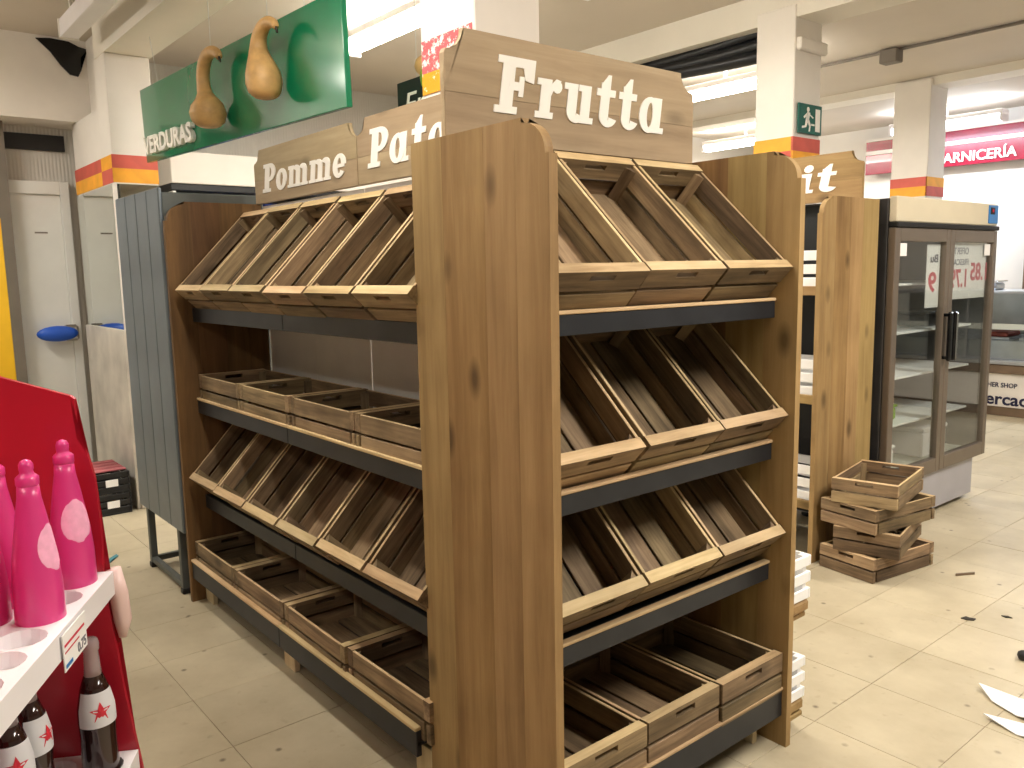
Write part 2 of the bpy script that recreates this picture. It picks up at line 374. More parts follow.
# ================================================================ SETTING
XL, XR, YF, YB, ZC = -6.0, 8.0, -7.0, 9.6, 3.42
def struct(name, x0, x1, y0, y1, z0, z1, mat, bev=0):
    o = boxw(name, x0, x1, y0, y1, z0, z1, mat, None, bev); o['kind'] = 'structure'; return o
fl = struct('floor', XL-.3, XR+.3, YF-.3, YB+.3, -.2, -.004, 'grout')
T = .416; tl = []
for i in range(-16, 20):
    for j in range(-22, 23):
        cx, cy = -.025+T*(i+.5), 1.70+T*(j+.5)
        if cx-T/2 < XL or cx+T/2 > XR or cy-T/2 < YF or cy+T/2 > YB: continue
        pr = project((cx, cy, 0)); vis = pr and -80 < pr[0] < 1110 and pr[1] < 850
        tl.append((0 if vis else 1, (Vector((cx, cy, 0))-CP).length, cx, cy))
tl.sort()
tile_me = box_me(T-.0022, T-.0022, .02, 'floor_tile', .0012)
rest = bmesh.new()
for k, (v_, d_, cx, cy) in enumerate(tl):
    if k < 300 and v_ == 0:
        o = obw('tile', tile_me, None, fl, (cx, cy, -.01+random.uniform(-.0006, .0006)))
    else:
        bmesh.ops.create_cube(rest, size=1, matrix=Matrix.Translation((cx, cy, -.01)) @ Matrix.Diagonal((T-.0022, T-.0022, .02, 1)))
ro = obw('tile_field', finish(rest, 'floor_tile'), None, fl, (0, 0, 0)); ro.location = -WLOC[fl.name]; ro['kind'] = 'stuff'

struct('ceiling', XL-.3, XR+.3, YF-.3, YB+.3, ZC, ZC+.2, 'ceiling_paint')
struct('wall_left', XL-.25, XL, YF, YB, 0, ZC, 'ribbed_white')
struct('wall_back', XL, XR, YB, YB+.25, 0, ZC, 'wall_paint')
struct('wall_right', XR, XR+.25, YF, YB, 0, ZC, 'wall_paint')
struct('wall_front', XL, XR, YF-.25, YF, 0, ZC, 'wall_paint')
# bulkhead over the cold room door, with soffit
struct('trim_1', XL, -5.62, YF, .40, 2.82, ZC, 'white_paint')
struct('shadow_gap_strip', XL, XL+.03, YF, .24, 2.64, 2.76, 'black')  # black strip standing in for the shadow gap under the bulkhead
struct('trim_7', -5.95, -5.85, -.62, -.19, 0, 2.82, 'shade_grey')
# beams along X
struct('trim_2', -4.95, XR, .26, .56, 3.14, ZC, 'beam_paint')
struct('trim_3', XL, XR, 3.66, 3.96, 3.22, ZC, 'beam_paint')
struct('trim_4', XL, XR, 7.12, 7.42, 3.34, ZC, 'beam_paint')
struct('trim_5', XL, XR, -2.9, -2.6, 3.2, ZC, 'beam_paint')
# cold room door
d = struct('door_1', XL, XL+.05, -1.05, .17, 0, 2.3, 'cold_room', .004)
fr_ = boxw('door_frame', XL, XL+.075, .17, .235, 0, 2.4, 'cold_room', d, .004)
boxw('door_frame', XL, XL+.075, -1.13, -1.05, 0, 2.4, 'cold_room', d, .004)
boxw('door_frame', XL, XL+.075, -1.05, .17, 2.3, 2.4, 'cold_room', d, .004)
hb = boxw('handle_base', XL+.05, XL+.11, .10, .21, 1.15, 1.28, 'chrome', d, .02)
bm = bmesh.new(); bmesh.ops.create_uvsphere(bm, u_segments=16, v_segments=10, radius=1)
for v in bm.verts: v.co = Vector((v.co.x*.045, v.co.y*.15, v.co.z*.062))
obw('handle', finish(bm, 'blue_handle', True), None, d, (XL+.13, .05, 1.215))
boxw('name_plate', XL+.05, XL+.053, -.03, .06, 2.0, 2.012, 'shade_grey', d, 0)

# pillars
def pillar(name, x0, x1, y0, y1, top, label=None, mode='plain'):
    p = bpy.data.objects.new(name, None); C.objects.link(p); p.location = ((x0+x1)/2, (y0+y1)/2, 0); reg(p, p.location); p['kind'] = 'structure'
    e = .004
    boxw('shaft', x0, x1, y0, y1, 0, top, 'white_paint', p, .006)
    zt, zm, zb = 2.475, 2.385, 2.29
    fr, sd = ('orange_band', 'red_band') if mode == 'swap' else ('red_band', 'orange_band')
    # every face has two painted stripes, swapped from face to face
    if mode == 'peel':
        boxw('painted_band', x0+.01, x1-.01, y0-e, y0+.01, zm-.02, zt+.005, 'peeled_band', p, 0)
        boxw('painted_band', x0+.01, x1-.01, y0-e, y0+.01, zb, zm-.02, 'peeled_orange', p, 0)
    else:
        boxw('painted_band', x0-e, x1, y0-e, y0+.01, zm, zt, fr, p, 0); boxw('painted_band', x0-e, x1, y0-e, y0+.01, zb, zm, sd, p, 0)
        boxw('painted_band', x1-.01, x1+e, y0-e, y1+e, zm, zt, sd, p, 0); boxw('painted_band', x1-.01, x1+e, y0-e, y1+e, zb, zm, fr, p, 0)
    return p
pA = pillar('pillar', -1.22, -.89, .47, .77, 3.14, mode='peel')
pB = pillar('pillar', -1.95, -1.66, 3.65, 3.97, 3.30, mode='swap')
boxw('capital', -1.68, -1.63, 3.67, 4.0, 3.02, 3.10, 'white_paint', pB, .01)
pC = pillar('pillar', -2.69, -2.33, 7.08, 7.44, 3.40)
pD = pillar('pillar', -4.98, -4.70, .26, .55, 3.14, mode='swap')
boxw('wing_wall', -5.78, -4.98, .262, .55, 0, 2.82, 'white_paint', pD, .004)
boxw('wing_wall', -5.62, -4.98, .37, .55, 2.82, ZC, 'white_paint', pD, .004)
boxw('painted_band', -5.784, -4.984, .257, .31, 2.385, 2.475, 'red_band', pD, 0)
boxw('painted_band', -5.784, -4.984, .257, .31, 2.29, 2.385, 'orange_band', pD, 0)
boxw('mirror_panel', -5.76, -4.72, .252, .258, 1.28, 2.28, 'mirror', pD, 0)
boxw('mirror_panel', -4.698, -4.692, .275, .545, 1.28, 2.28, 'mirror', pD, 0)
boxw('corner_trim', -4.712, -4.688, .248, .272, 1.28, 2.28, 'white_paint', pD, 0)
boxw('cladding', -5.78, -4.685, .235, .26, 0, 1.28, 'stained_panel', pD, .003)
boxw('cladding', -4.70, -4.675, .26, .56, 0, 1.28, 'stained_panel', pD, .003)
# exit sign on pillar B
ex = thing('exit_sign', 'green emergency exit sign with white running man on the white pillar', 'sign', (-1.648, 3.82, 2.5))
boxl('plate', -.002, .008, -.14, .14, 0, .19, 'exit_green', ex, .002)
fx = lambda a, b, t: (.009+t, a, b)
ob('door_symbol', prism(rect(.06, .02, .115, .165), fx, 0, .002, 'letter_white'), None, ex)
bm = bmesh.new()
for pl in (disc(-.03, .155, .016), [(-.055, .09), (-.02, .09), (-.005, .135), (-.04, .14)], [(-.04, .135), (-.03, .12), (-.075, .095), (-.085, .105)],
           [(-.02, .13), (-.01, .12), (.03, .1), (.035, .11)], [(-.055, .095), (-.025, .09), (-.05, .04), (-.065, .05)], [(-.065, .05), (-.05, .04), (-.1, .03), (-.1, .045)],
           [(-.045, .09), (-.02, .095), (.005, .055), (-.015, .05)], [(.005, .06), (-.012, .055), (-.02, .015), (-.005, .015)], rect(.01, .055, .05, .066)):
    prism_bm(bm, pl, fx, 0, .002)
ob('running_figure', finish(bm, 'letter_white'), None, ex)

# torn black hole in the bulkhead
hole = prism([(.036, 3.393), (.13, 3.405), (.254, 3.398), (.32, 3.37), (.38, 3.359), (.35, 3.32), (.327, 3.293), (.325, 3.2), (.301, 3.152), (.247, 3.16), (.185, 3.224), (.126, 3.308)],
             lambda a, b, t: (t, a-.2, b-3.15), 0, .02, 'black_gloss')
hb = obw('plastic_sheet', hole, None, None, (-5.625, .2, 3.15)); setp(hb, 'ragged black plastic sheet in the wall hole above the cold room door', 'plastic sheet')

# ================================================================ LAMPS
def tube_lamp(x, y, z, ln, watts, col, label):
    cool = col == COOL
    t = thing('tube_lamp', label, 'lamp', (x, y, z), group='ceiling tube lamps')
    boxl('housing', -ln/2, ln/2, -.09, .09, .07, .12, 'tray_white', t, .006)
    prof = [(.085*math.cos(R(180+15*i)), .07+.075*math.sin(R(180+15*i))) for i in range(13)]
    ob('diffuser', prism(prof, lambda a, b, q: (q, a, b), -ln/2+.03, ln/2-.03, 'tube_glow_cool' if cool else 'tube_glow'), None, t)
    for s in (-1, 1): boxl('socket', s*(ln/2-.015)-.015, s*(ln/2-.015)+.015, -.088, .088, -.008, .07, 'tray_white', t, .003)
    boxl('suspension', -.01, .01, -.01, .01, .12, ZC-z, 'tray_white', t, 0)
    l = bpy.data.lights.new('tube_light', 'AREA'); l.shape = 'RECTANGLE'; l.size = ln; l.size_y = .16; l.energy = watts; l.color = col
    lo = bpy.data.objects.new('tube_light', l); C.objects.link(lo); lo.parent = t; lo.location = (0, 0, -.012)
    l2 = bpy.data.lights.new('ceiling_fill_light', 'AREA'); l2.shape = 'RECTANGLE'; l2.size = ln; l2.size_y = .16; l2.energy = watts*UPLIGHT; l2.color = col  # fill light added above the housing to brighten the ceiling, no tube there
    lo = bpy.data.objects.new('ceiling_fill_light', l2); C.objects.link(lo); lo.parent = t; lo.location = (0, 0, .126); lo.rotation_euler = (math.pi, 0, 0)
for a in LAMPS: tube_lamp(*a)
# unlit white batten at the top left
bt = thing('batten_housing', 'long unlit white batten housing under the ceiling near the torn hole', 'lamp', (-3.6, .06, 3.2))
boxl('housing', -1.12, 2.6, -.05, .06, 0, .11, 'tray_white', bt, .004)
boxl('end_cap', -1.14, -1.12, -.055, .065, -.005, .115, 'white_paint', bt, .002)
boxl('hanger', -1.0, -.97, -.01, .01, .11, .22, 'white_paint', bt, 0)
boxl('hanger', 1.6, 1.63, -.01, .01, .11, .22, 'white_paint', bt, 0)
# conduit + junction box
cd = thing('ceiling_conduit', 'thin grey conduit with a junction box along the ceiling', 'conduit', (-1.0, 5.75, 3.4))
ob('pipe', tube([(-3.2, 0, 0), (5, 0, 0)], .014, 'shade_grey', 6), None, cd)
boxl('junction_box', -1.15, -1.0, -.06, .06, -.10, .01, 'shade_grey', cd, .008)
# black cable bundle by pillar B
cb = thing('cable_bundle', 'sagging bundle of thick black cables beside the white pillar', 'cables', (-2.6, 3.78, 3.12))
for k in range(3):
    a = (k-1)*.066
    ob('cable', tube([(-1.4+i*.21, -.02*math.sin(k)+.02*k, a+.05*math.sin(i*.5+k)*.4+.03-.0*i) for i in range(11)], .046, 'cable_black', 10), None, cb)

# ================================================================ CRATES
CL, CW, CH = .52, .331, .142
def slot_board(w, h, t, mat):
    """board across X with a hand slot, thickness along Y"""
    xs = [-w/2, -.045, .045, w/2]; zs = [-h/2, .002, .02, h/2]
    bm = bmesh.new()
    g = {}
    for s in (0, 1):
        for i in range(4):
            for j in range(4): g[s, i, j] = bm.verts.new((xs[i], -t/2+s*t, zs[j]))
    for i in range(3):
        for j in range(3):
            if (i, j) == (1, 1): continue
            for s in (0, 1):
                q = [g[s, i, j], g[s, i+1, j], g[s, i+1, j+1], g[s, i, j+1]]
                bm.faces.new(q if s == 0 else q[::-1])
    for i in range(3):
        for j in (0, 3): bm.faces.new((g[0, i, j], g[0, i+1, j], g[1, i+1, j], g[1, i, j]))
        for j in (0, 3): bm.faces.new((g[0, j, i], g[0, j, i+1], g[1, j, i+1], g[1, j, i]))
    for (a, b_) in (((1, 1), (2, 1)), ((2, 1), (2, 2)), ((2, 2), (1, 2)), ((1, 2), (1, 1))):
        bm.faces.new((g[0, a[0], a[1]], g[0, b_[0], b_[1]], g[1, b_[0], b_[1]], g[1, a[0], a[1]]))
    return finish(bm, mat)
bh = (CH-.012)/2
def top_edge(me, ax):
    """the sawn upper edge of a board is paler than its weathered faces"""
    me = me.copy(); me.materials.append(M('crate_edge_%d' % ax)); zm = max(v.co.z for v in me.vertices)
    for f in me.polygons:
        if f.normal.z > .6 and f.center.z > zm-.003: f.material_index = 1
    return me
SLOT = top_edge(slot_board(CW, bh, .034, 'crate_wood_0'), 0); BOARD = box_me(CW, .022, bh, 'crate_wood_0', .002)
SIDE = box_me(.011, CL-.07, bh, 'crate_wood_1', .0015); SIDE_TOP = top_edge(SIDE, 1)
FLOORS = box_me((CW-.05)/3, CL-.042, .009, 'crate_wood_1', .0015)
POST = prism([(0, 0), (.026, 0), (0, .026)], lambda a, b, t: (a, b, t), .004, CH-.012, 'crate_wood_2')
def crate(label, loc, rot, group, slots=True):
    t = thing('wooden_crate', label, 'crate', loc, rot, group)
    for s in (-1, 1):
        y = s*(CL/2-.01)
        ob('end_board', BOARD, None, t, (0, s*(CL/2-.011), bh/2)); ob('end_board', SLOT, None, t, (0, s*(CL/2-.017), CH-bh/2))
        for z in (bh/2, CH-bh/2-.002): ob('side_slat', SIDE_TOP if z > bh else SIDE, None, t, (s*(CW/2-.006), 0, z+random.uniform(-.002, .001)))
        for sx in (-1, 1):
            ob('corner_post', POST, None, t, (sx*(CW/2-.0115), s*(CL/2-.0345), 0), (0, 0, {(-1, -1): 0, (1, -1): R(90), (1, 1): R(180), (-1, 1): R(270)}[(sx, s)]))
    wd = (CW-.05)/3
    for k in (-1, 0, 1): ob('bottom_slat', FLOORS, None, t, (k*(wd+.011), 0, .0085))
    return t
def lip_place(target, rz, th):
    """crate whose front top rim centre sits at target, front lowered by th"""
    Rm = Matrix.Rotation(rz, 3, 'Z') @ Matrix.Rotation(th, 3, 'X')
    return Vector(target)-Rm @ Vector((0, -CL/2, CH)), Rm.to_euler('XYZ')

# ================================================================ SHELVING
def edge_top(D, a=.098, b=.088, H=2.0):
    """outline of the rounded front top corner, depth d measured from the back, front at D"""
    pts = [(D-a, H), (D-a, H-.01)]
    for i in range(0, 11):
        q = R(90*i/10); pts.append((D-a+(a-.014)*math.sin(q), H-b+(b-.012)*math.cos(q)))
    pts.append((D-.014, H-b-.004)); pts.append((D, H-b-.004))
    return pts
def side_panel(parent, name, fn, D, t, cuts, mats, world0, H=2.0, z0=0.0):
    """glued-up board panel: fn(d, z, t) -> offset from world0. one child per plank"""
    core = prism([(.003, z0+.003), (D-.003, z0+.003), (D-.003, H-.12), (D-.12, H-.005), (.003, H-.005)], fn, t*.25, t*.75, 'panel_wood_2')
    c = obw(name, core, None, parent, world0)
    tp = edge_top(D)
    for k in range(len(cuts)-1):
        d0, d1 = cuts[k]+.0003, cuts[k+1]-.0003
        if k == len(cuts)-2:
            pts = [(d0, z0), (D, z0)]+[q for q in tp[::-1] if q[0] > d0]+[(d0, H)]
        else: pts = [(d0, z0), (d1, z0), (d1, H), (d0, H)]
        ob('plank', prism(pts, fn, 0, t, mats[k % len(mats)]), None, c)
    return c
def cove(L, z0, z1, r=.062, flip=False):
    """sign board outline with hollowed top corners"""
    left = [(0, z1-r-.012), (.006, z1-r)]+[(.006+r*math.sin(R(90*i/7)), z1-r*math.cos(R(90*i/7))) for i in range(1, 8)]
    pts = [(0, z0), (L, z0)]+[(L-a, b) for a, b in left]+left[::-1]
    return pts
def sign_board(parent, fn, L, z0, z1, t, wloc, mat, axis_word, width, a0, b0, cap):
    base = prism(cove(L, z0, z1), fn, 0, t, mat)
    c = obw('sign_board', base, None, parent, wloc)
    zm = z0+(z1-z0)*.42
    # two face planks with a fine joint
    ob('plank', prism([(.001, z0+.001), (L-.001, z0+.001), (L-.001, zm-.0006), (.001, zm-.0006)], fn, t, t+.004, mat), None, c)
    up = [(a, b) for a, b in cove(L, z0, z1-.001) if b > zm]
    ob('plank', prism([(.001, zm+.0006), (L-.001, zm+.0006)]+up, fn, t, t+.004, mat), None, c)
    letters(axis_word, lambda a, b, q: fn(a, b, t+.0035+q), a0, b0, width, cap, .004, 'letter_white', c)
    return c

# ---- long shelving unit, facing -Y
XF, XN = -2.69, -.594
G = thing('produce_shelving', 'long brown wooden fruit shelving under the green sign, with Pomme and Patata boards', 'shelving', ((XF+XN)/2, .2, 0))
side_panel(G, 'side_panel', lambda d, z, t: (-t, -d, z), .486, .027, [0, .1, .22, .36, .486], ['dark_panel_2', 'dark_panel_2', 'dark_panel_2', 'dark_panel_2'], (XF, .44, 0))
side_panel(G, 'side_panel', lambda d, z, t: (-t, -d, z), .42, .027, [0, .2, .42], ['heart_wood_2', 'panel_wood_2'], (XN+.008, .44, 0))
XM = (XF+XN)/2
for (xa, xb) in ((XF, XM-.002), (XM+.002, XN-.02)):
    for k in range(2):
        xm0 = xa+(xb-xa)*k/2; xm1 = xa+(xb-xa)*(k+1)/2-.002
        boxw('back_panel', xm0, xm1, .448, .458, .0, 1.99, 'back_white', G, .001)  # carried down to the floor to shut out light from behind
    for zb, zt, yf, strip in ((1.42, 1.488, .055, 0), (.965, 1.03, .05, 1), (.478, .545, .055, 0), (.125, .212, -.036, 1)):
        sh = boxw('shelf', xa, xb, yf+.004, .447, zb+.035-(0 if not strip else .0), zb+.05, 'shelf_metal', G, .001)
        boxw('rail', xa, xb, yf, yf+.02, zb, zt, 'shelf_metal', sh, .002)
        if strip: boxw('lip_strip', xa, xb, yf-.004, yf+.02, zt, zt+.012, 'crate_edge_0', sh, .002)
for x in (-2.63, -1.685, -.66): boxw('foot_board', x-.05, x+.05, .02, .045, 0, .125, 'pale_wood_2', G, .002)
fn = lambda a, b, t: (a, -t, b)
sign_board(G, fn, 1.06, 2.0, 2.262, .018, (-2.70, .44, 0), 'sign_wood_0', 'Pomme', .86, .10, 2.048, .135)
sign_board(G, fn, 1.05, 2.0, 2.262, .018, (-1.635, .44, 0), 'sign_wood_0', 'Patata', .84, .085, 2.058, .15)

ordn = ['first', 'second', 'third', 'fourth', 'fifth', 'sixth']
for row, lz, wd in ((1, 1.577, 'top'), (3, .655, 'third')):
    for i in range(6):
        x = -2.645+.3465*(i+.5)+random.uniform(-.003, .003)
        loc, rot = lip_place((x, -.04+random.uniform(-.006, .006), lz+random.uniform(-.003, .003)), random.uniform(-.008, .008), R(46))
        crate('tilted wooden crate, %s from the grey cabinet, %s shelf below Pomme' % (ordn[i], wd), loc, rot, 'tilted crates on the long shelving')
for row, bz, yf, wd in ((2, 1.017, .058, 'second'), (4, .177, -.018, 'lowest')):
    for i in range(4):
        x = -2.675+.262+[0, .527, 1.06, 1.587][i]
        crate('flat wooden crate, %s from the grey cabinet, %s shelf below Pomme' % (ordn[i], wd), (x, yf+CW/2+random.uniform(-.004, .004), bz), (0, 0, R(90)+random.uniform(-.012, .012)), 'flat crates on the long shelving')

# ---- end shelving unit "Frutta", facing +X
W = 1.058
E = thing('end_shelving', 'tall honey wood end shelving with the Frutta board, nearest the camera', 'shelving', (-.29, W/2, 0))
D = .584
side_panel(E, 'side_panel', lambda d, z, t: (d, t, z), D, .027, [0, .15, .335, .46, D], ['panel_wood_2', 'heart_wood_2', 'panel_wood_2', 'panel_wood_2'], (-D, 0, 0))
side_panel(E, 'side_panel', lambda d, z, t: (d, t, z), D, .027, [0, .16, .31, .46, D], ['panel_wood_2', 'heart_wood_2', 'panel_wood_2', 'panel_wood_2'], (-D, W, 0))
for k in range(2): boxw('back_panel', -.58, -.57, .03+k*.516, .03+(k+1)*.516-.003, .0, 1.99, 'heart_wood_2', E, .001)
for zb, zt, xf in ((1.47, 1.525, -.081), (.998, 1.055, -.081), (.58, .638, -.081), (.11, .205, -.018)):
    sh = boxw('shelf', -.568, xf-.004, .028, W-.001, zb+.035, zb+.05, 'shelf_metal', E, .001)
    boxw('rail', xf-.02, xf, .028, W-.001, zb, zt, 'shelf_metal', sh, .002)
    boxw('lip_strip', xf-.02, xf+.004, .028, W-.001, zt, zt+.01, 'crate_edge_1', sh, .002)
for y in (.10, W-.055): boxw('foot_board', -.35, -.085, y-.012, y+.012, 0, .115, 'pale_wood_2', E, .002)
fn = lambda a, b, t: (t, a, b)
sign_board(E, fn, 1.062, 2.0, 2.302, .018, (-.472, .03, 0), 'sign_wood_1', 'Frutta', .73, .165, 2.088, .16)
for lz, wd in ((1.632, 'top'), (1.155, 'second'), (.762, 'third')):
    for i in range(3):
        y = .034+.3405*(i+.5)
        loc, rot = lip_place((-.018+random.uniform(-.008, .006), y, lz+random.uniform(-.002, .002)), R(90)+random.uniform(-.006, .006), R(43))
        crate('tilted wooden crate on the %s Frutta shelf, %s' % (wd, ['nearest the camera', 'the middle one', 'the farthest one'][i]), loc, rot, 'tilted crates on the Frutta unit')
for i in range(3):
    y = .034+.3405*(i+.5)
    crate('flat wooden crate on the lowest Frutta shelf, %s' % ['nearest the camera', 'the middle one', 'the farthest one'][i], (-.02-CL/2+[.0, -.002, .004][i], y, .198), (0, 0, R(90)), 'flat crates on the Frutta unit')

# ---- white plastic/wood crates
def white_crate(label, loc, rz, group, wx=.30, wy=.24, h=.15, wood_base=True):
    t = thing('white_crate', label, 'crate', loc, (0, 0, rz), group)
    z0 = 0
    if wood_base:
        boxl('wooden_base', -wx/2, wx/2, -wy/2, wy/2, 0, .05, 'panel_wood_0', t, .012); z0 = .05
    sl = (h-.044)/3
    for k in range(3):
        z = z0+k*(sl+.022)
        for s in (-1, 1):
            boxl('slat', -wx/2, wx/2, s*(wy/2-.005)-.005, s*(wy/2-.005)+.005, z, z+sl, 'crate_white', t, .002)
            boxl('slat', s*(wx/2-.005)-.005, s*(wx/2-.005)+.005, -wy/2+.011, wy/2-.011, z, z+sl, 'crate_white', t, .002)
    for sx in (-1, 1):
        for sy in (-1, 1): boxl('corner_post', sx*(wx/2-.022)-.011, sx*(wx/2-.022)+.011, sy*(wy/2-.022)-.011, sy*(wy/2-.022)+.011, z0, z0+h, 'crate_white', t, .002)
    boxl('bottom_board', -wx/2+.012, wx/2-.012, -wy/2+.012, wy/2-.012, z0+.002, z0+.01, 'crate_white', t, 0)
    return t
SR = thing('side_ledge_rack', 'low wooden ledge rack behind the far side panel of the Frutta unit', 'rack', (-.2, 1.11, 0))
boxw('back_board', -.5, -.12, 1.087, 1.10, 0, .75, 'panel_wood_2', SR, .002)
boxw('ledge', -.44, -.03, 1.10, 1.21, .42, .44, 'panel_wood_0', SR, .004)
boxw('ledge', -.44, -.03, 1.10, 1.21, .05, .07, 'panel_wood_0', SR, .004)
white_crate('white slatted crate on the upper ledge behind the far Frutta side panel', (-.17, 1.162, .44), 0, 'white crates on the ledge rack', .30, .115, .155)
white_crate('white slatted crate on the lower ledge behind the far Frutta side panel', (-.18, 1.162, .07), 0, 'white crates on the ledge rack', .30, .115, .15)

# ---- second shelving unit across the aisle, facing -Y
X2 = -.90
U = thing('produce_shelving', 'wooden shelving across the aisle holding white crates, beside the glass door fridge', 'shelving', (-2.0, 3.05, 0))
side_panel(U, 'side_panel', lambda d, z, t: (-t, -d, z), .60, .027, [0, .17, .3, .46, .6], ['panel_wood_2', 'panel_wood_2', 'heart_wood_2', 'panel_wood_2'], (X2, 3.335, 0))
side_panel(U, 'side_panel', lambda d, z, t: (-t, -d, z), .60, .027, [0, .2, .4, .6], ['panel_wood_2', 'heart_wood_2'], (X2-2.15, 3.335, 0))
for (xa, xb) in ((-3.05, -1.99), (-1.985, -.928)):
    boxw('back_panel', xa, xb, 3.30, 3.31, .1, 1.99, 'black', U, .001)
    for zb in (1.495, .90, .305):
        sh = boxw('shelf', xa, xb, 2.80, 3.30, zb, zb+.02, 'shelf_metal', U, .001)
        boxw('rail', xa, xb, 2.775, 2.80, zb-.02, zb+.03, 'panel_wood_0', sh, .003)
fn = lambda a, b, t: (a, -t, b)
sign_board(U, fn, 1.05, 2.0, 2.275, .018, (-2.0, 3.25, 0), 'panel_wood_0', 'Fruit', .8, .08, 2.06, .155)
for zb, wd in ((1.516, 'top'), (.921, 'middle'), (.326, 'lowest')):
    white_crate('white slatted crate at the near end of the %s shelf across the aisle' % wd, (-1.10, 2.93, zb), 0, 'white crates across the aisle', .32, .24, .2, False)
    white_crate('white slatted crate further along the %s shelf across the aisle' % wd, (-1.46, 2.93, zb), 0, 'white crates across the aisle', .32, .24, .2, False)

# ---- crate stack on the floor
for k, (cx, cy, rz) in enumerate(((-.652, 2.968, -8.5), (-.655, 2.985, 13), (-.655, 2.968, -8), (-.668, 2.99, 11))):
    # local -Y end faces the camera side
    crate('wooden crate in the floor stack before the fridge, %s' % ['the bottom one', 'second from the bottom', 'third from the bottom', 'the topmost'][k], (cx, cy, k*(CH*.9+.001)+.001), (R(0), 0, R(rz)), 'crates stacked on the floor').scale = (1, 1, .9)

# ================================================================ FRIDGE
FX, FY0, FY1 = -.84, 3.42, 4.86
fz = thing('glass_door_fridge', 'upright two door glass fridge with cream header next to the shelving', 'fridge', (FX-.34, (FY0+FY1)/2, 0))
xb = FX-.68
boxw('side_wall', xb, FX-.05, FY0, FY0+.04, .29, 1.87, 'fridge_side', fz, .004)
boxw('side_wall', xb, FX-.05, FY1-.04, FY1, .29, 1.87, 'fridge_side', fz, .004)
boxw('back_wall', xb, xb+.03, FY0+.04, FY1-.04, .29, 1.87, 'fridge_in', fz, 0)
boxw('cabinet_floor', xb+.03, FX-.05, FY0+.04, FY1-.04, .29, .34, 'fridge_in', fz, 0)
boxw('cabinet_top', xb, FX-.05, FY0, FY1, 1.865, 2.01, 'fridge_side', fz, .004)
hd = boxw('header', FX-.05, FX, FY0+.01, FY1-.01, 1.875, 2.02, 'fridge_cream', fz, .006)
boxw('header_gap', FX-.045, FX+.012, FY0, FY1, 1.845, 1.874, 'black', fz, .004)
dp = boxw('control_panel', FX, FX+.006, FY1-.17, FY1-.02, 1.89, 2.01, 'display_blue', hd, .002)
boxw('base', xb+.05, FX-.03, FY0+.05, FY1-.12, .035, .29, 'fridge_base', fz, .004)
for y in (FY0+.1, FY1-.2):
    for x in (xb+.12, FX-.12): boxw('caster', x-.03, x+.03, y-.03, y+.03, 0, .035, 'black', fz, .01)
for zz in (.62, .92, 1.2, 1.5): boxw('wire_shelf', xb+.035, FX-.12, FY0+.045, FY1-.045, zz, zz+.014, 'crate_white', fz, .002)
ym = (FY0+FY1)/2
for q, (ya, yb) in enumerate(((FY0, ym-.003), (ym+.003, FY1))):
    dr = boxw('door', FX-.045, FX, ya, ya+.065, .30, 1.843, 'fridge_frame', fz, .004)
    for (a0, a1, b0, b1) in ((ya+.065, yb-.05, 1.765, 1.843), (ya+.065, yb-.05, .30, .39), (yb-.05, yb, .30, 1.843)):
        boxw('door_frame', FX-.045, FX, a0, a1, b0, b1, 'fridge_frame', dr, .003)
    boxw('pane', FX-.026, FX-.020, ya+.065, yb-.05, .39, 1.765, 'glass', dr, 0)
    hy = (yb-.03) if q == 0 else (ya+.03)
    boxw('handle', FX+.025, FX+.05, hy-.02, hy+.02, 1.02, 1.33, 'black_gloss', dr, .008)
    if q: boxw('handle_trim', FX+.05, FX+.056, hy-.012, hy+.012, 1.03, 1.32, 'chrome', dr, .002)
    for z in (1.03, 1.30): boxw('handle_mount', FX, FX+.03, hy-.015, hy+.015, z, z+.02, 'black_gloss', dr, .002)
    stk = boxw('sticker', FX-.0195, FX-.018, (ya+.08 if q == 0 else yb-.15), (ya+.18 if q == 0 else yb-.06), 1.68, 1.755, 'paper', dr, 0)
# red digits on the control panel
ob('red_display', prism(rect(-.055, .0, .01, .045), lambda a, b, t: (.004+t, a, b), 0, .002, 'black'), None, dp)
ob('indicator', prism(disc(-.022, .024, .012), lambda a, b, t: (.0065+t, a, b), 0, .002, 'print_red'), None, dp)
# price posters hung inside, seen from the back (mirrored print)
def poster(label, y0, y1, z0, z1, lines):
    t = thing('price_poster', label, 'poster', (FX-.035, (y0+y1)/2, z0), group='posters inside the fridge doors')
    boxl('sheet', -.001, .001, -(y1-y0)/2, (y1-y0)/2, 0, z1-z0, 'paper', t, 0)
    for s, sz, yy, zz, mt, wd in lines:
        me = text_mesh(s, sz, .0006, mt, .004 if sz > .1 else .001, wd)
        # reads from inside: faces -X, so mirrored from the aisle
        for v in me.vertices: v.co = Vector((.002+v.co.z, -v.co.x, v.co.y))
        ob('print', me, None, t, (0, yy, zz))
poster('white price poster reading 9 inside the left fridge door', ym-.24, ym-.06, 1.36, 1.75, [('9', .17, .05, .10, 'print_red', .11), ('Bu', .07, .06, .28, 'print_navy', .1)])
poster('white price poster with red prices inside the right fridge door', ym+.08, FY1-.08, 1.40, 1.765, [('1.85', .16, .30, .12, 'print_red', .26), ('1.79', .16, -.02, .08, 'print_red', .24), ('OFERTA', .06, .0, .29, 'print_grey', .28), ('FRESCA', .055, .0, .22, 'print_grey', .22)])
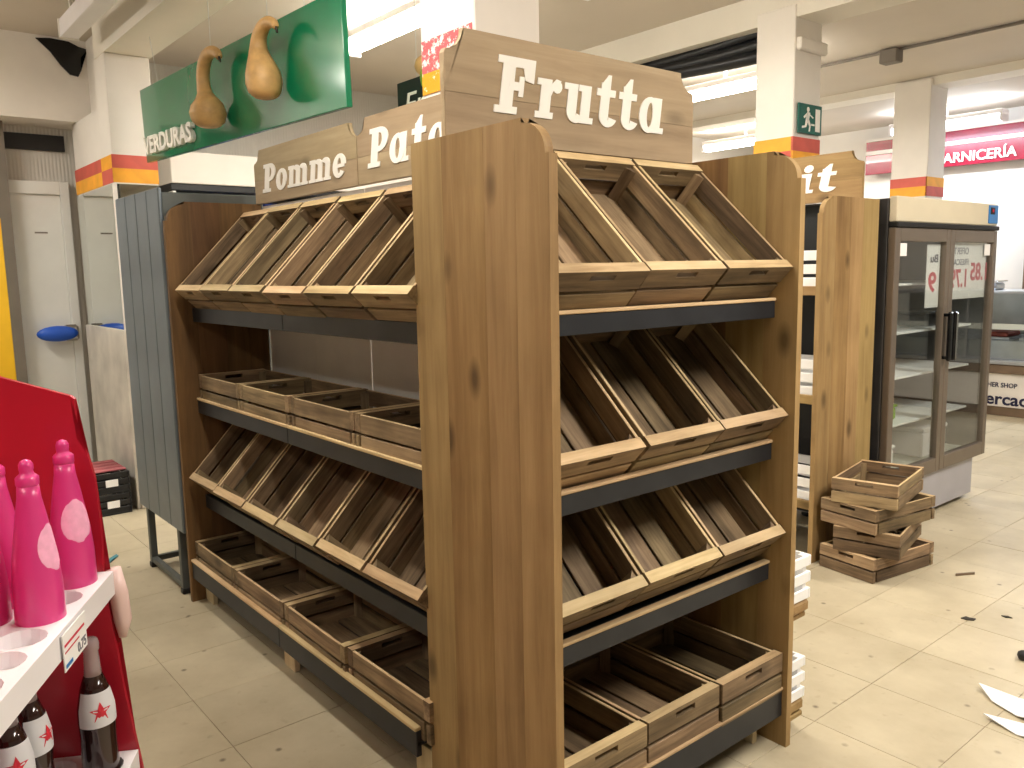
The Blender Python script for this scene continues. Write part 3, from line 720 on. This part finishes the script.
# some goods in the fridge
for k, (x, y, z, sx, sy, sz, mt, nm, lb) in enumerate((
   (FX-.35, FY0+.3, .934, .22, .3, .12, 'paper', 'carton', 'white carton on the second fridge shelf'),
   (FX-.3, FY0+.42, .634, .2, .2, .1, 'apple_green', 'vegetable_tray', 'green vegetable tray on the lowest wire shelf of the fridge'),
   (FX-.3, FY0+.98, .34, .3, .36, .2, 'tray_white', 'white_tub', 'white tub on the floor of the fridge'),
   (FX-.3, FY0+.3, .34, .26, .3, .14, 'paper', 'carton', 'low white carton on the floor of the fridge'),
   (FX-.3, FY0+1.0, 1.214, .2, .24, .1, 'black', 'black_tray', 'black tray on the third fridge shelf'))):
    t = thing(nm, lb, 'box', (x, y, z+.001))
    boxl('body', -sx/2, sx/2, -sy/2, sy/2, 0, sz*.85, mt, t, .012); boxl('lid', -sx/2-.006, sx/2+.006, -sy/2-.006, sy/2+.006, sz*.85, sz, mt, t, .006)

# ================================================================ MEAT COUNTER + CARNICERIA
dc = thing('meat_counter', 'long refrigerated meat counter with white front under the red sign', 'counter', (-1.5, 8.5, 0))
boxw('kick_plate', -4.2, 1.6, 8.24, 9.0, 0, .10, 'brown_kick', dc, .004)
boxw('body', -4.2, 1.6, 8.22, 9.0, .10, .46, 'white_paint', dc, .004)
boxw('bumper', -4.2, 1.6, 8.17, 8.24, .46, .56, 'brown_kick', dc, .01)
boxw('front_ledge', -4.2, 1.6, 8.14, 8.4, .56, .60, 'steel', dc, .006)
boxw('tray_well', -4.2, 1.6, 8.3, 8.98, .60, .80, 'steel', dc, .004)
for k in range(7): boxw('wall_upright', -4.2+k*.965, -4.18+k*.965, 8.24, 8.28, .60, 1.32, 'steel', dc, .002)
boxw('glass_front', -4.2, 1.6, 8.255, 8.262, .62, 1.30, 'glass', dc, 0)
boxw('top_shelf', -4.2, 1.6, 8.24, 8.95, 1.30, 1.33, 'steel', dc, .004)
boxw('rear_wall', -4.2, 1.6, 8.97, 9.0, .6, 1.3, 'steel', dc, .002)
boxw('price_rail', -4.2, 1.6, 8.27, 8.30, .92, .98, 'paper', dc, .002)
for s, sz, xx, zz, wd in (('BUTCHER SHOP', .07, -2.26, .31, .45), ('Mercado', .18, -2.25, .125, .66)):
    me = text_mesh(s, sz, .002, 'print_navy', .001 if sz < .1 else .004, wd)
    for v in me.vertices: v.co = Vector((v.co.x, -v.co.z, v.co.y))
    ob('lettering', me, None, dc, (xx+1.5, 8.217-8.5, zz))
for k in range(4):
    t = thing('meat_tray', 'metal tray of meat in the far meat counter, %s from the left' % ordn[k], 'tray', (-2.6+k*.45, 8.6, .80), group='trays in the meat counter')
    boxl('tray', -.18, .18, -.22, .22, 0, .03, 'steel', t, .004); boxl('meat', -.15, .15, -.18, .18, .03, .08, 'meat', t, .025)
sc = thing('counter_scale', 'chrome topped scale standing on the meat counter', 'scale', (-2.26, 8.5, 1.33))
boxl('body', -.13, .13, -.13, .13, 0, .08, 'steel', sc, .02); boxl('plate', -.15, .15, -.14, .14, .09, .105, 'chrome', sc, .006); boxl('neck', -.03, .03, .0, .06, .08, .092, 'steel', sc, 0)
cs = thing('butcher_sign', 'dark red wall sign reading Carnicería over the meat counter', 'sign', (-1.4, 9.45, 2.7))
boxw('panel', -4.2, 1.6, 9.43, 9.47, 2.80, 3.05, 'carni_red', cs, .003)
boxw('panel', -4.2, 1.6, 9.43, 9.47, 3.10, 3.22, 'carni_red', cs, .003)
boxw('trim', -4.2, 1.6, 9.42, 9.48, 3.05, 3.10, 'white_paint', cs, .003)
boxw('trim', -4.2, 1.6, 9.42, 9.48, 3.22, 3.25, 'white_paint', cs, .003)
me = text_mesh('CARNICERÍA', .165, .008, 'letter_white', .002, .93)
for v in me.vertices: v.co = Vector((v.co.x, -v.co.z, v.co.y))
ob('lettering', me, None, cs, (-3.31+1.4, 9.42-9.45, 2.845-2.7))
# tall cabinet at the right end behind the counter
tc_ = thing('tall_cabinet', 'tall brown cabinet behind the meat counter at the right edge', 'cabinet', (-1.95, 9.3, 0))
boxl('body', -.18, .9, -.2, .25, 0, 2.15, 'brown_kick', tc_, .01); boxl('door', -.15, .85, -.22, -.2, .1, 2.1, 'fridge_cream', tc_, .006); boxl('top_panel', -.2, .92, -.22, .25, 2.15, 2.2, 'black', tc_, .004)

# ================================================================ GREEN SIGN + GOURDS
gs_len = 2.80
gs = thing('hanging_sign', 'large glossy green sign board with white letters hanging above the shelving', 'sign', (-4.535, .45, 2.41), (R(2), R(1.6), 0))
boxl('board', 0, gs_len, -.014, .014, 0, .47, 'green_sign', gs, .003)
me = text_mesh('VERDURAS', .146, .014, 'letter_white', .005, .93)
for v in me.vertices: v.co = Vector((v.co.x, -v.co.z, v.co.y))
ob('lettering', me, None, gs, (.06, -.03, .05))
for x in (.35, 2.45): ob('hanging_wire', tube([(x, 0, .46), (x, -.03, .80)], .002, 'string', 5), None, gs)
def gourd(label, loc, path, rads, ztop, kz=1.0):
    path = [(a, b, c*kz) for a, b, c in path]
    t = thing('hanging_gourd', label, 'gourd', loc, group='gourds in front of the green sign')
    # refine the profile with Catmull-Rom
    P = [Vector(q) for q in path]; pts = []; rr = []
    for i in range(len(P)-1):
        p0, p1, p2, p3 = P[max(i-1, 0)], P[i], P[i+1], P[min(i+2, len(P)-1)]
        for s in range(4):
            u = s/4
            pts.append(.5*((2*p1)+(p2-p0)*u+(2*p0-5*p1+4*p2-p3)*u*u+(3*p1-p0-3*p2+p3)*u**3)); rr.append(rads[i]*(1-u)+rads[i+1]*u)
    pts.append(P[-1]); rr.append(rads[-1])
    ob('body', tube(pts, rr, 'gourd_skin', 18), None, t)
    ob('stalk', tube([path[-1], (path[-1][0]+.012, path[-1][1], path[-1][2]-.025)], .006, 'leaf_dark', 6), None, t)
    top = max(pts, key=lambda q: q.z)
    ob('cord', tube([top+Vector((0, 0, .015)), (top.x, top.y, ztop-loc[2])], .0018, 'string', 5), None, t)
gourd('round bodied gourd with long hooked neck hanging before the green sign', (-3.05, .33, 2.42),
      [(0, 0, .0), (0, 0, .01), (0, 0, .04), (0, 0, .085), (-.002, 0, .13), (-.012, 0, .165), (-.026, 0, .205), (-.038, 0, .255), (-.038, 0, .31), (-.012, 0, .37), (.045, 0, .41), (.115, 0, .415), (.175, 0, .395), (.205, 0, .365)],
      [.014, .055, .085, .096, .084, .058, .040, .035, .034, .034, .032, .029, .024, .017], 3.14, .88)
gourd('pear shaped gourd with short hooked neck hanging before the green sign', (-2.34, .33, 2.445),
      [(.03, 0, .0), (.03, 0, .01), (.03, 0, .04), (.026, 0, .09), (.018, 0, .14), (.004, 0, .19), (-.01, 0, .24), (-.014, 0, .29), (.005, 0, .345), (.055, 0, .385), (.115, 0, .39), (.165, 0, .37), (.185, 0, .345)],
      [.014, .05, .074, .084, .08, .066, .051, .040, .034, .030, .026, .02, .014], 3.14, .82)

# small black sign with fruit behind the boards
bs = thing('small_black_sign', 'small black sign with white script and a green fruit above the Patata board', 'sign', (-2.05, .95, 2.12))
boxl('board', -.10, .24, -.006, .006, .12, .44, 'black', bs, .002); ob('cord', tube([(.07, 0, .44), (.07, 0, ZC-2.12)], .002, 'string', 5), None, bs)
me = text_mesh('Fr', .16, .001, 'letter_white', .0, .17)
for v in me.vertices: v.co = Vector((v.co.x+.25*v.co.y, -v.co.z, v.co.y))
ob('lettering', me, None, bs, (-.03, -.008, .27))
bm = bmesh.new(); bmesh.ops.create_icosphere(bm, subdivisions=2, radius=.075)
for v in bm.verts: v.co = Vector((v.co.x, v.co.y*.4, v.co.z*.95))
ob('fruit', finish(bm, 'apple_green', True), None, bs, (.21, -.02, .42))
bm = bmesh.new(); bmesh.ops.create_icosphere(bm, subdivisions=2, radius=.05)
ob('fruit', finish(bm, 'gourd_skin', True), None, bs, (.14, .0, .48))

# ================================================================ GREY CABINET
gc = thing('grey_metal_cabinet', 'grey sheet metal cabinet side on an open base frame beside the long shelving', 'cabinet', (-3.12, .2, 0))
GX0, GX1 = -3.50, -2.74
boxw('body', GX0+.02, GX1-.02, -.03, .48, .36, 2.05, 'frame_metal', gc, .004)
nb = 4
for k in range(nb):
    a0 = GX0+(GX1-GX0)*k/nb; a1 = GX0+(GX1-GX0)*(k+1)/nb-.004
    boxw('side_sheet', a0, a1, -.052, -.032, .345, 2.07, 'grey_sheet', gc, .006)
for (x, y) in ((GX0+.12, -.03), (GX1-.10, -.03), (GX0+.12, .45), (GX1-.10, .45)): boxw('leg', x-.018, x+.018, y-.018, y+.018, .03, .36, 'frame_metal', gc, .002)
boxw('base_rail', GX0+.12, GX1-.10, -.045, -.015, .03, .06, 'frame_metal', gc, .002)
boxw('base_rail', GX0+.12, GX1-.10, .435, .465, .03, .06, 'frame_metal', gc, .002)
boxw('base_rail', GX0+.105, GX0+.135, -.012, .435, .03, .06, 'frame_metal', gc, .002)
boxw('base_rail', GX1-.115, GX1-.085, -.012, .435, .03, .06, 'frame_metal', gc, .002)
boxw('rear_sheet', GX0+.12, GX1-.10, .40, .41, .07, .36, 'black', gc, 0)
for (x, y) in ((GX0+.12, -.03), (GX1-.10, -.03), (GX0+.12, .45), (GX1-.10, .45)): boxw('foot', x-.022, x+.022, y-.022, y+.022, 0, .03, 'black', gc, .004)
boxw('edge_strip', GX0-.012, GX0, -.05, -.03, 1.75, 2.02, 'paper', gc, .002)

# wall cooler behind, on the left wall
wc = thing('wall_cooler', 'wall cooler with white canopy seen behind the grey cabinet', 'cooler', (-5.6, 2.4, 0))
boxw('body', XL, -5.75, .8, 4.6, 0, 2.31, 'shade_grey', wc, .004)
boxw('canopy', XL, -5.2, .8, 4.6, 2.36, 2.60, 'white_paint', wc, .006)
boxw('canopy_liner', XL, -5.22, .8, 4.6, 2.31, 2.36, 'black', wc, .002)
boxw('deck', -5.75, -5.15, .8, 4.6, 0, .5, 'white_paint', wc, .006)
boxw('end_wall', -5.75, -5.2, .8, .83, .5, 2.3, 'cold_room', wc, .004)
for z in (.95, 1.35, 1.75, 2.1): boxw('shelf', -5.75, -5.3, .83, 4.57, z, z+.02, 'crate_white', wc, .002)
for k in range(10):
    t = thing('blue_pack', 'blue pack on the top cooler shelf, %s from the pillar' % (ordn+['seventh', 'eighth', 'ninth', 'tenth'])[k], 'pack', (-5.45, 1.0+k*.17, 2.121), group='blue packs in the wall cooler')
    boxl('body', -.05, .05, -.06, .06, 0, .13, 'pack_blue', t, .01); boxl('seal', -.05, .05, -.005, .005, .13, .15, 'pack_blue', t, 0)

# black crates on the floor at the left
def black_crate(label, loc, sx=.42, sy=.26, h=.15, top=None):
    t = thing('black_crate', label, 'crate', loc, (0, 0, 0), 'black crates by the pillar')
    boxl('base', -sx/2, sx/2, -sy/2, sy/2, 0, .012, 'black', t, .002)
    for s in (-1, 1):
        for z in (.012, .06, .108):
            boxl('side_bar', -sx/2, sx/2, s*(sy/2-.006)-.006, s*(sy/2-.006)+.006, z, z+.038, 'black', t, .003)
            boxl('side_bar', s*(sx/2-.006)-.006, s*(sx/2-.006)+.006, -sy/2+.013, sy/2-.013, z, z+.038, 'black', t, .003)
        for s2 in (-1, 1): boxl('corner_post', s*(sx/2-.02)-.012, s*(sx/2-.02)+.012, s2*(sy/2-.02)-.012, s2*(sy/2-.02)+.012, .012, h, 'black', t, .003)
    boxl('tag', sx/2, sx/2+.003, -.03, .05, .05, .10, 'paper', t, 0)
    return t
black_crate('black plastic crate standing on the floor by the stained pillar', (-4.86, .06, 0))
black_crate('black plastic crate with red strips stacked by the stained pillar', (-4.86, .06, .152))
for k in range(4):
    o = boxw('red_strip', -4.86-.19+k*.098, -4.86-.19+k*.098+.07, -.058, .178, .303, .315, 'crate_red', None, .003)
    setp(o, 'dull red strip across the top black crate, %s from the door' % ordn[k], 'strip', 'red strips on the black crate')

# ================================================================ RED BOTTLE STAND
SO = (-.424, -.914, 0); SA = math.atan2(.496, -.868)
st = thing('bottle_stand', 'red shop stand with white trays holding pink bottles in the left foreground', 'stand', SO, (0, 0, SA))
pf = lambda a, b, t: (t, a, b)
out = [(.36, 0), (.36, 1.50), (.30, 1.475), (.056, 1.392), (.048, 1.385), (.05, 1.30), (.032, 1.262), (.022, 1.21), (.018, 1.1), (.022, .98), (.0, .72), (-.024, .53), (-.05, 0)]
ob('side_panel', prism(out, pf, .040, .052, 'red_plastic'), None, st)
ob('side_panel', prism([(a+.006, b-.006 if b > .1 else b) for a, b in out], pf, .056, .066, 'red_plastic'), None, st)
ob('side_panel', prism(out, pf, -.70, -.688, 'red_plastic'), None, st)
boxl('back_panel', -.688, .04, .35, .362, .0, 1.5, 'red_plastic', st, .003)
def tray(z, y0, holes, nm='tray'):
    """moulded tray with real round wells"""
    x0, x1, y1 = -.686, .038, .345; bm = bmesh.new(); nseg = 16; rh = .043
    # plate with holes: grid cells with a ring around each well
    xs = sorted(set([x0, x1]+[round(h-.0465, 4) for h in holes]+[round(h+.0465, 4) for h in holes])); ys = [y0, y0+.012]+[y0+.012+.096*k for k in range(1, 4)]+[y1]
    zt = z; zb = z-.012
    def quad(a, b_, c, d_): bm.faces.new([bm.verts.new(q) for q in (a, b_, c, d_)])
    for i in range(len(xs)-1):
        for j in range(len(ys)-1):
            xa, xb_, ya, yb = xs[i], xs[i+1], ys[j], ys[j+1]
            cx, cy = (xa+xb_)/2, (ya+yb)/2
            if abs((xb_-xa)-.093) < .002 and abs((yb-ya)-.096) < .002:
                sq = []
                for k in range(nseg):
                    a = 2*math.pi*k/nseg; ca, sa = math.cos(a), math.sin(a); mxx = max(abs(ca), abs(sa))
                    sq.append((Vector((cx+ca/mxx*(xb_-xa)/2, cy+sa/mxx*(yb-ya)/2, zt)), Vector((cx+rh*ca, cy+rh*sa, zt)), Vector((cx+rh*.96*ca, cy+rh*.96*sa, zt-.03))))
                cen = bm.verts.new((cx, cy, zt-.03))
                for k in range(nseg):
                    A, B_ = sq[k], sq[(k+1) % nseg]
                    quad(A[0], B_[0], B_[1], A[1]); quad(A[1], B_[1], B_[2], A[2])
                    bm.faces.new((bm.verts.new(A[2]), bm.verts.new(B_[2]), cen))
            else: quad((xa, ya, zt), (xb_, ya, zt), (xb_, yb, zt), (xa, yb, zt))
    for (a, b_) in (((x0, y0), (x1, y0)), ((x1, y0), (x1, y1)), ((x1, y1), (x0, y1)), ((x0, y1), (x0, y0))):
        quad((a[0], a[1], zt), (b_[0], b_[1], zt), (b_[0], b_[1], zt-.052), (a[0], a[1], zt-.052))
    quad((x0, y0, zt-.052), (x1, y0, zt-.052), (x1, y1, zt-.052), (x0, y1, zt-.052))
    bmesh.ops.remove_doubles(bm, verts=bm.verts[:], dist=.0004)
    return ob(nm, finish(bm, 'tray_white'), None, st)
HX = [-.018-.093*k for k in range(7)]
tr1 = tray(1.0, 0.0, HX)
tr2 = tray(.575, -.02, HX)
ob('corner_trim', tube([(.052, .004, 1.0), (.056, -.002, .94), (.056, -.006, .88), (.052, -.004, .84)], [.016, .02, .019, .008], 'translucent_white', 12), None, st)
# price label clipped to the tray front
pl_ = ob('price_label', prism(rect(-.29, .925, -.17, .995), lambda a, b, t: (a, -.004-t, b), 0, .002, 'paper'), None, tr1)
me = text_mesh('0.75', .026, .0004, 'print_grey', .0006, .045)
for v in me.vertices: v.co = Vector((v.co.x, -v.co.z, v.co.y))
ob('print', me, None, tr1, (-.222, -.0065, .932), (0, 0, 0))
ob('print', prism(rect(-.285, .97, -.18, .975), lambda a, b, t: (a, -.0062-t, b), 0, .0004, 'print_red'), None, tr1)
ob('print', prism(rect(-.285, .958, -.21, .961), lambda a, b, t: (a, -.0062-t, b), 0, .0004, 'print_red'), None, tr1)
ob('print', prism(rect(-.285, .93, -.25, .937), lambda a, b, t: (a, -.0062-t, b), 0, .0004, 'display_blue'), None, tr1)

PINK = [(.037, 0), (.0425, .006), (.0435, .02), (.0425, .10), (.0385, .15), (.0325, .19), (.0265, .23), (.0205, .265), (.0185, .29)]
CAP = [(.0185, 0), (.020, .003), (.020, .016), (.0165, .02), (.0125, .023), (.0115, .027), (.0125, .032), (.0125, .04), (.009, .047), (.003, .05)]
pink_body = lathe(PINK, 'pink_bottle', 28); pink_cap = lathe(CAP, 'pink_bottle', 20)
def label_patch(prof, z0, z1, a0, a1, mat, off=.0006, oval=True, n=14, mz=8):
    """thin printed label hugging the bottle"""
    def rad(z):
        for (r0, q0), (r1, q1) in zip(prof, prof[1:]):
            if q0 <= z <= q1 and q1 > q0: return r0+(r1-r0)*(z-q0)/(q1-q0)
        return prof[-1][0]
    bm = bmesh.new(); g = []
    for j in range(mz+1):
        v_ = -1+2*j/mz; row = []
        for i in range(n+1):
            u_ = -1+2*i/n
            k = math.sqrt(max(0.02, 1-v_*v_)) if oval else 1
            a = (a0+a1)/2+(a1-a0)/2*u_*k; z = (z0+z1)/2+(z1-z0)/2*v_; r_ = rad(z)+off
            row.append(bm.verts.new((r_*math.cos(a), r_*math.sin(a), z)))
        g.append(row)
    for j in range(mz):
        for i in range(n): bm.faces.new((g[j][i], g[j][i+1], g[j+1][i+1], g[j+1][i]))
    return finish(bm, mat, True)
def inst_loc(lx, ly, lz):
    c, s = math.cos(SA), math.sin(SA); return (SO[0]+lx*c-ly*s, SO[1]+lx*s+ly*c, lz)
plabel = label_patch(PINK, .125, .215, R(-52), R(52), 'pink_label')
def pink_bottle(lx, ly, rz, label):
    t = thing('pink_bottle', label, 'bottle', inst_loc(lx, ly, .971), (0, 0, rz), 'pink bottles on the upper tray')
    ob('body', pink_body, None, t); ob('cap', pink_cap, None, t, (0, 0, .288)); ob('label', plabel, None, t)
pink_bottle(-.018, .06, R(16), 'pink bottle standing alone at the tray corner, its oval label showing')
pink_bottle(-.204, .06, R(52), 'pink bottle at the tray front before the other left bottles')
pink_bottle(-.204, .156, R(5), 'pink bottle at the left photo edge behind the tray front')
pink_bottle(-.111, .156, R(120), 'pink bottle half hidden behind the foremost pink bottle')
pink_bottle(-.297, .156, R(0), 'pink bottle at the outermost left, mostly outside the picture')
# dark soda bottles on the lower tray
SODA = [(.026, 0), (.031, .005), (.0315, .02), (.030, .09), (.0315, .12), (.031, .145), (.024, .18), (.0155, .205)]
NECK = [(.0155, 0), (.0135, .02), (.0125, .045), (.0145, .048), (.0145, .06), (.0125, .066), (.0105, .068)]
soda = lathe(SODA, 'cola', 26); neck = lathe(NECK, 'bottle_glass', 22)
slabel = label_patch(SODA, .115, .178, R(-75), R(75), 'bottle_label', .0007, False)
def logo():
    bm = bmesh.new()
    for pl in ([(0, .018), (.005, .006), (.019, .005), (.008, -.003), (.012, -.017), (0, -.008), (-.012, -.017), (-.008, -.003), (-.019, .005), (-.005, .006)],):
        # wrap the star outline on the label
        vs_ = [bm.verts.new(((.0322-(.0035 if b > .008 else 0))*math.cos(a/.0322), .0322*math.sin(a/.0322), .144+b)) for a, b in pl]
        c = bm.verts.new((.0326, 0, .144))
        for i in range(len(vs_)): bm.faces.new((vs_[i], vs_[(i+1) % len(vs_)], c))
    return finish(bm, 'logo_red')
slogo = logo()
def soda_bottle(lx, ly, rz, label, cap=None):
    t = thing('soda_bottle', label, 'bottle', inst_loc(lx, ly, .546), (0, 0, rz), 'dark bottles on the lower tray')
    t.scale = (1.2, 1.2, 1.2)
    ob('body', soda, None, t); ob('neck', neck, None, t, (0, 0, .204)); lb = ob('label', slabel, None, t); ob('logo', slogo, None, lb)
    if cap: ob('cap', lathe([(.016, 0), (.017, .002), (.016, .018), (.012, .02)], cap, 18), None, t, (0, 0, .255))
aim = math.atan2(CP.y-inst_loc(0, 0, 0)[1], CP.x-inst_loc(0, 0, 0)[0])
soda_bottle(-.018, .042, aim+.25, 'dark soda bottle with white label at the right end of the lower tray')
soda_bottle(-.111, .138, aim+1.0, 'dark soda bottle under the white tray, label turned away')
soda_bottle(-.204, .138, aim+.3, 'dark soda bottle at the left photo edge under the tray')
t = thing('green_capped_bottle', 'bottle with a bright green cap at the bottom left corner', 'bottle', inst_loc(-.30, .046, .546))
ob('body', lathe([(.02, 0), (.026, .004), (.026, .09), (.02, .115), (.013, .125)], 'cola', 20), None, t); ob('cap', lathe([(.018, 0), (.019, .003), (.017, .03), (.01, .034)], 'green_cap', 18), None, t, (0, 0, .125))

# yellow display edge at the far left
yp = thing('yellow_standee', 'yellow standee edge at the far left of the picture', 'standee', (-2.6, -.78, 0))
boxl('board', -.015, .015, -.3, .045, .02, 1.9, 'yellow', yp, .004); boxl('foot', -.15, .15, -.3, .0, 0, .02, 'yellow', yp, .004)

# ================================================================ LITTER
def litter(name, label, cat, pts, loc, rz, mat, h=.003, curl=0.0):
    bm = bmesh.new()
    prism_bm(bm, pts, lambda a, b, t: (a, b, t+curl*abs(a)*abs(a)*8), 0, h)
    o = obw(name, finish(bm, mat), None, None, (loc[0], loc[1], .0012), (0, 0, rz)); setp(o, label, cat)
litter('torn_paper', 'torn white paper lying on the floor, larger pointed piece', 'paper', [(-.14, .0), (-.05, -.05), (.06, -.07), (.2, -.06), (.24, .1), (.1, .1), (-.02, .06)], (.40, 1.93, 0), R(-15), 'paper', .004, .12)
litter('torn_paper', 'torn white paper lying on the floor, smaller strip nearer the camera', 'paper', [(-.12, 0), (.0, -.05), (.16, -.05), (.18, .05), (.0, .045)], (.48, 1.77, 0), R(5), 'paper', .004, .1)
litter('twig', 'short brown twig on the floor in front of the fridge', 'twig', [(-.06, -.006), (.05, -.008), (.06, .004), (-.05, .008)], (-.269, 3.166, 0), R(60), 'brown_kick', .01)
litter('dry_leaf', 'small dark dry leaf on the floor tile joint', 'leaf', [(-.03, 0), (-.01, -.016), (.02, -.02), (.035, .0), (.01, .01), (.0, .022)], (-.029, 2.60, 0), R(40), 'leaf_dark', .004)
litter('dry_leaf', 'small dark dry leaf near the right photo edge', 'leaf', [(-.02, 0), (.0, -.012), (.025, .0), (.005, .012)], (.08, 2.75, 0), R(10), 'leaf_dark', .004)
litter('teal_scrap', 'teal scrap of film on the floor by the red stand', 'scrap', [(-.09, -.01), (-.02, -.022), (.08, -.006), (.1, .012), (.0, .004), (-.06, .014)], (-3.66, -.19, 0), R(-35), 'teal_scrap', .004)
o = obw('black_cap', lathe([(.008, 0), (.02, .005), (.025, .018), (.022, .03), (.012, .037), (.003, .039)], 'black', 18), None, None, (.29, 2.35, .001)); setp(o, 'small round black cap on the floor at the right photo edge', 'ball')  # black cap lying on the floor, shaped as a rounded lump
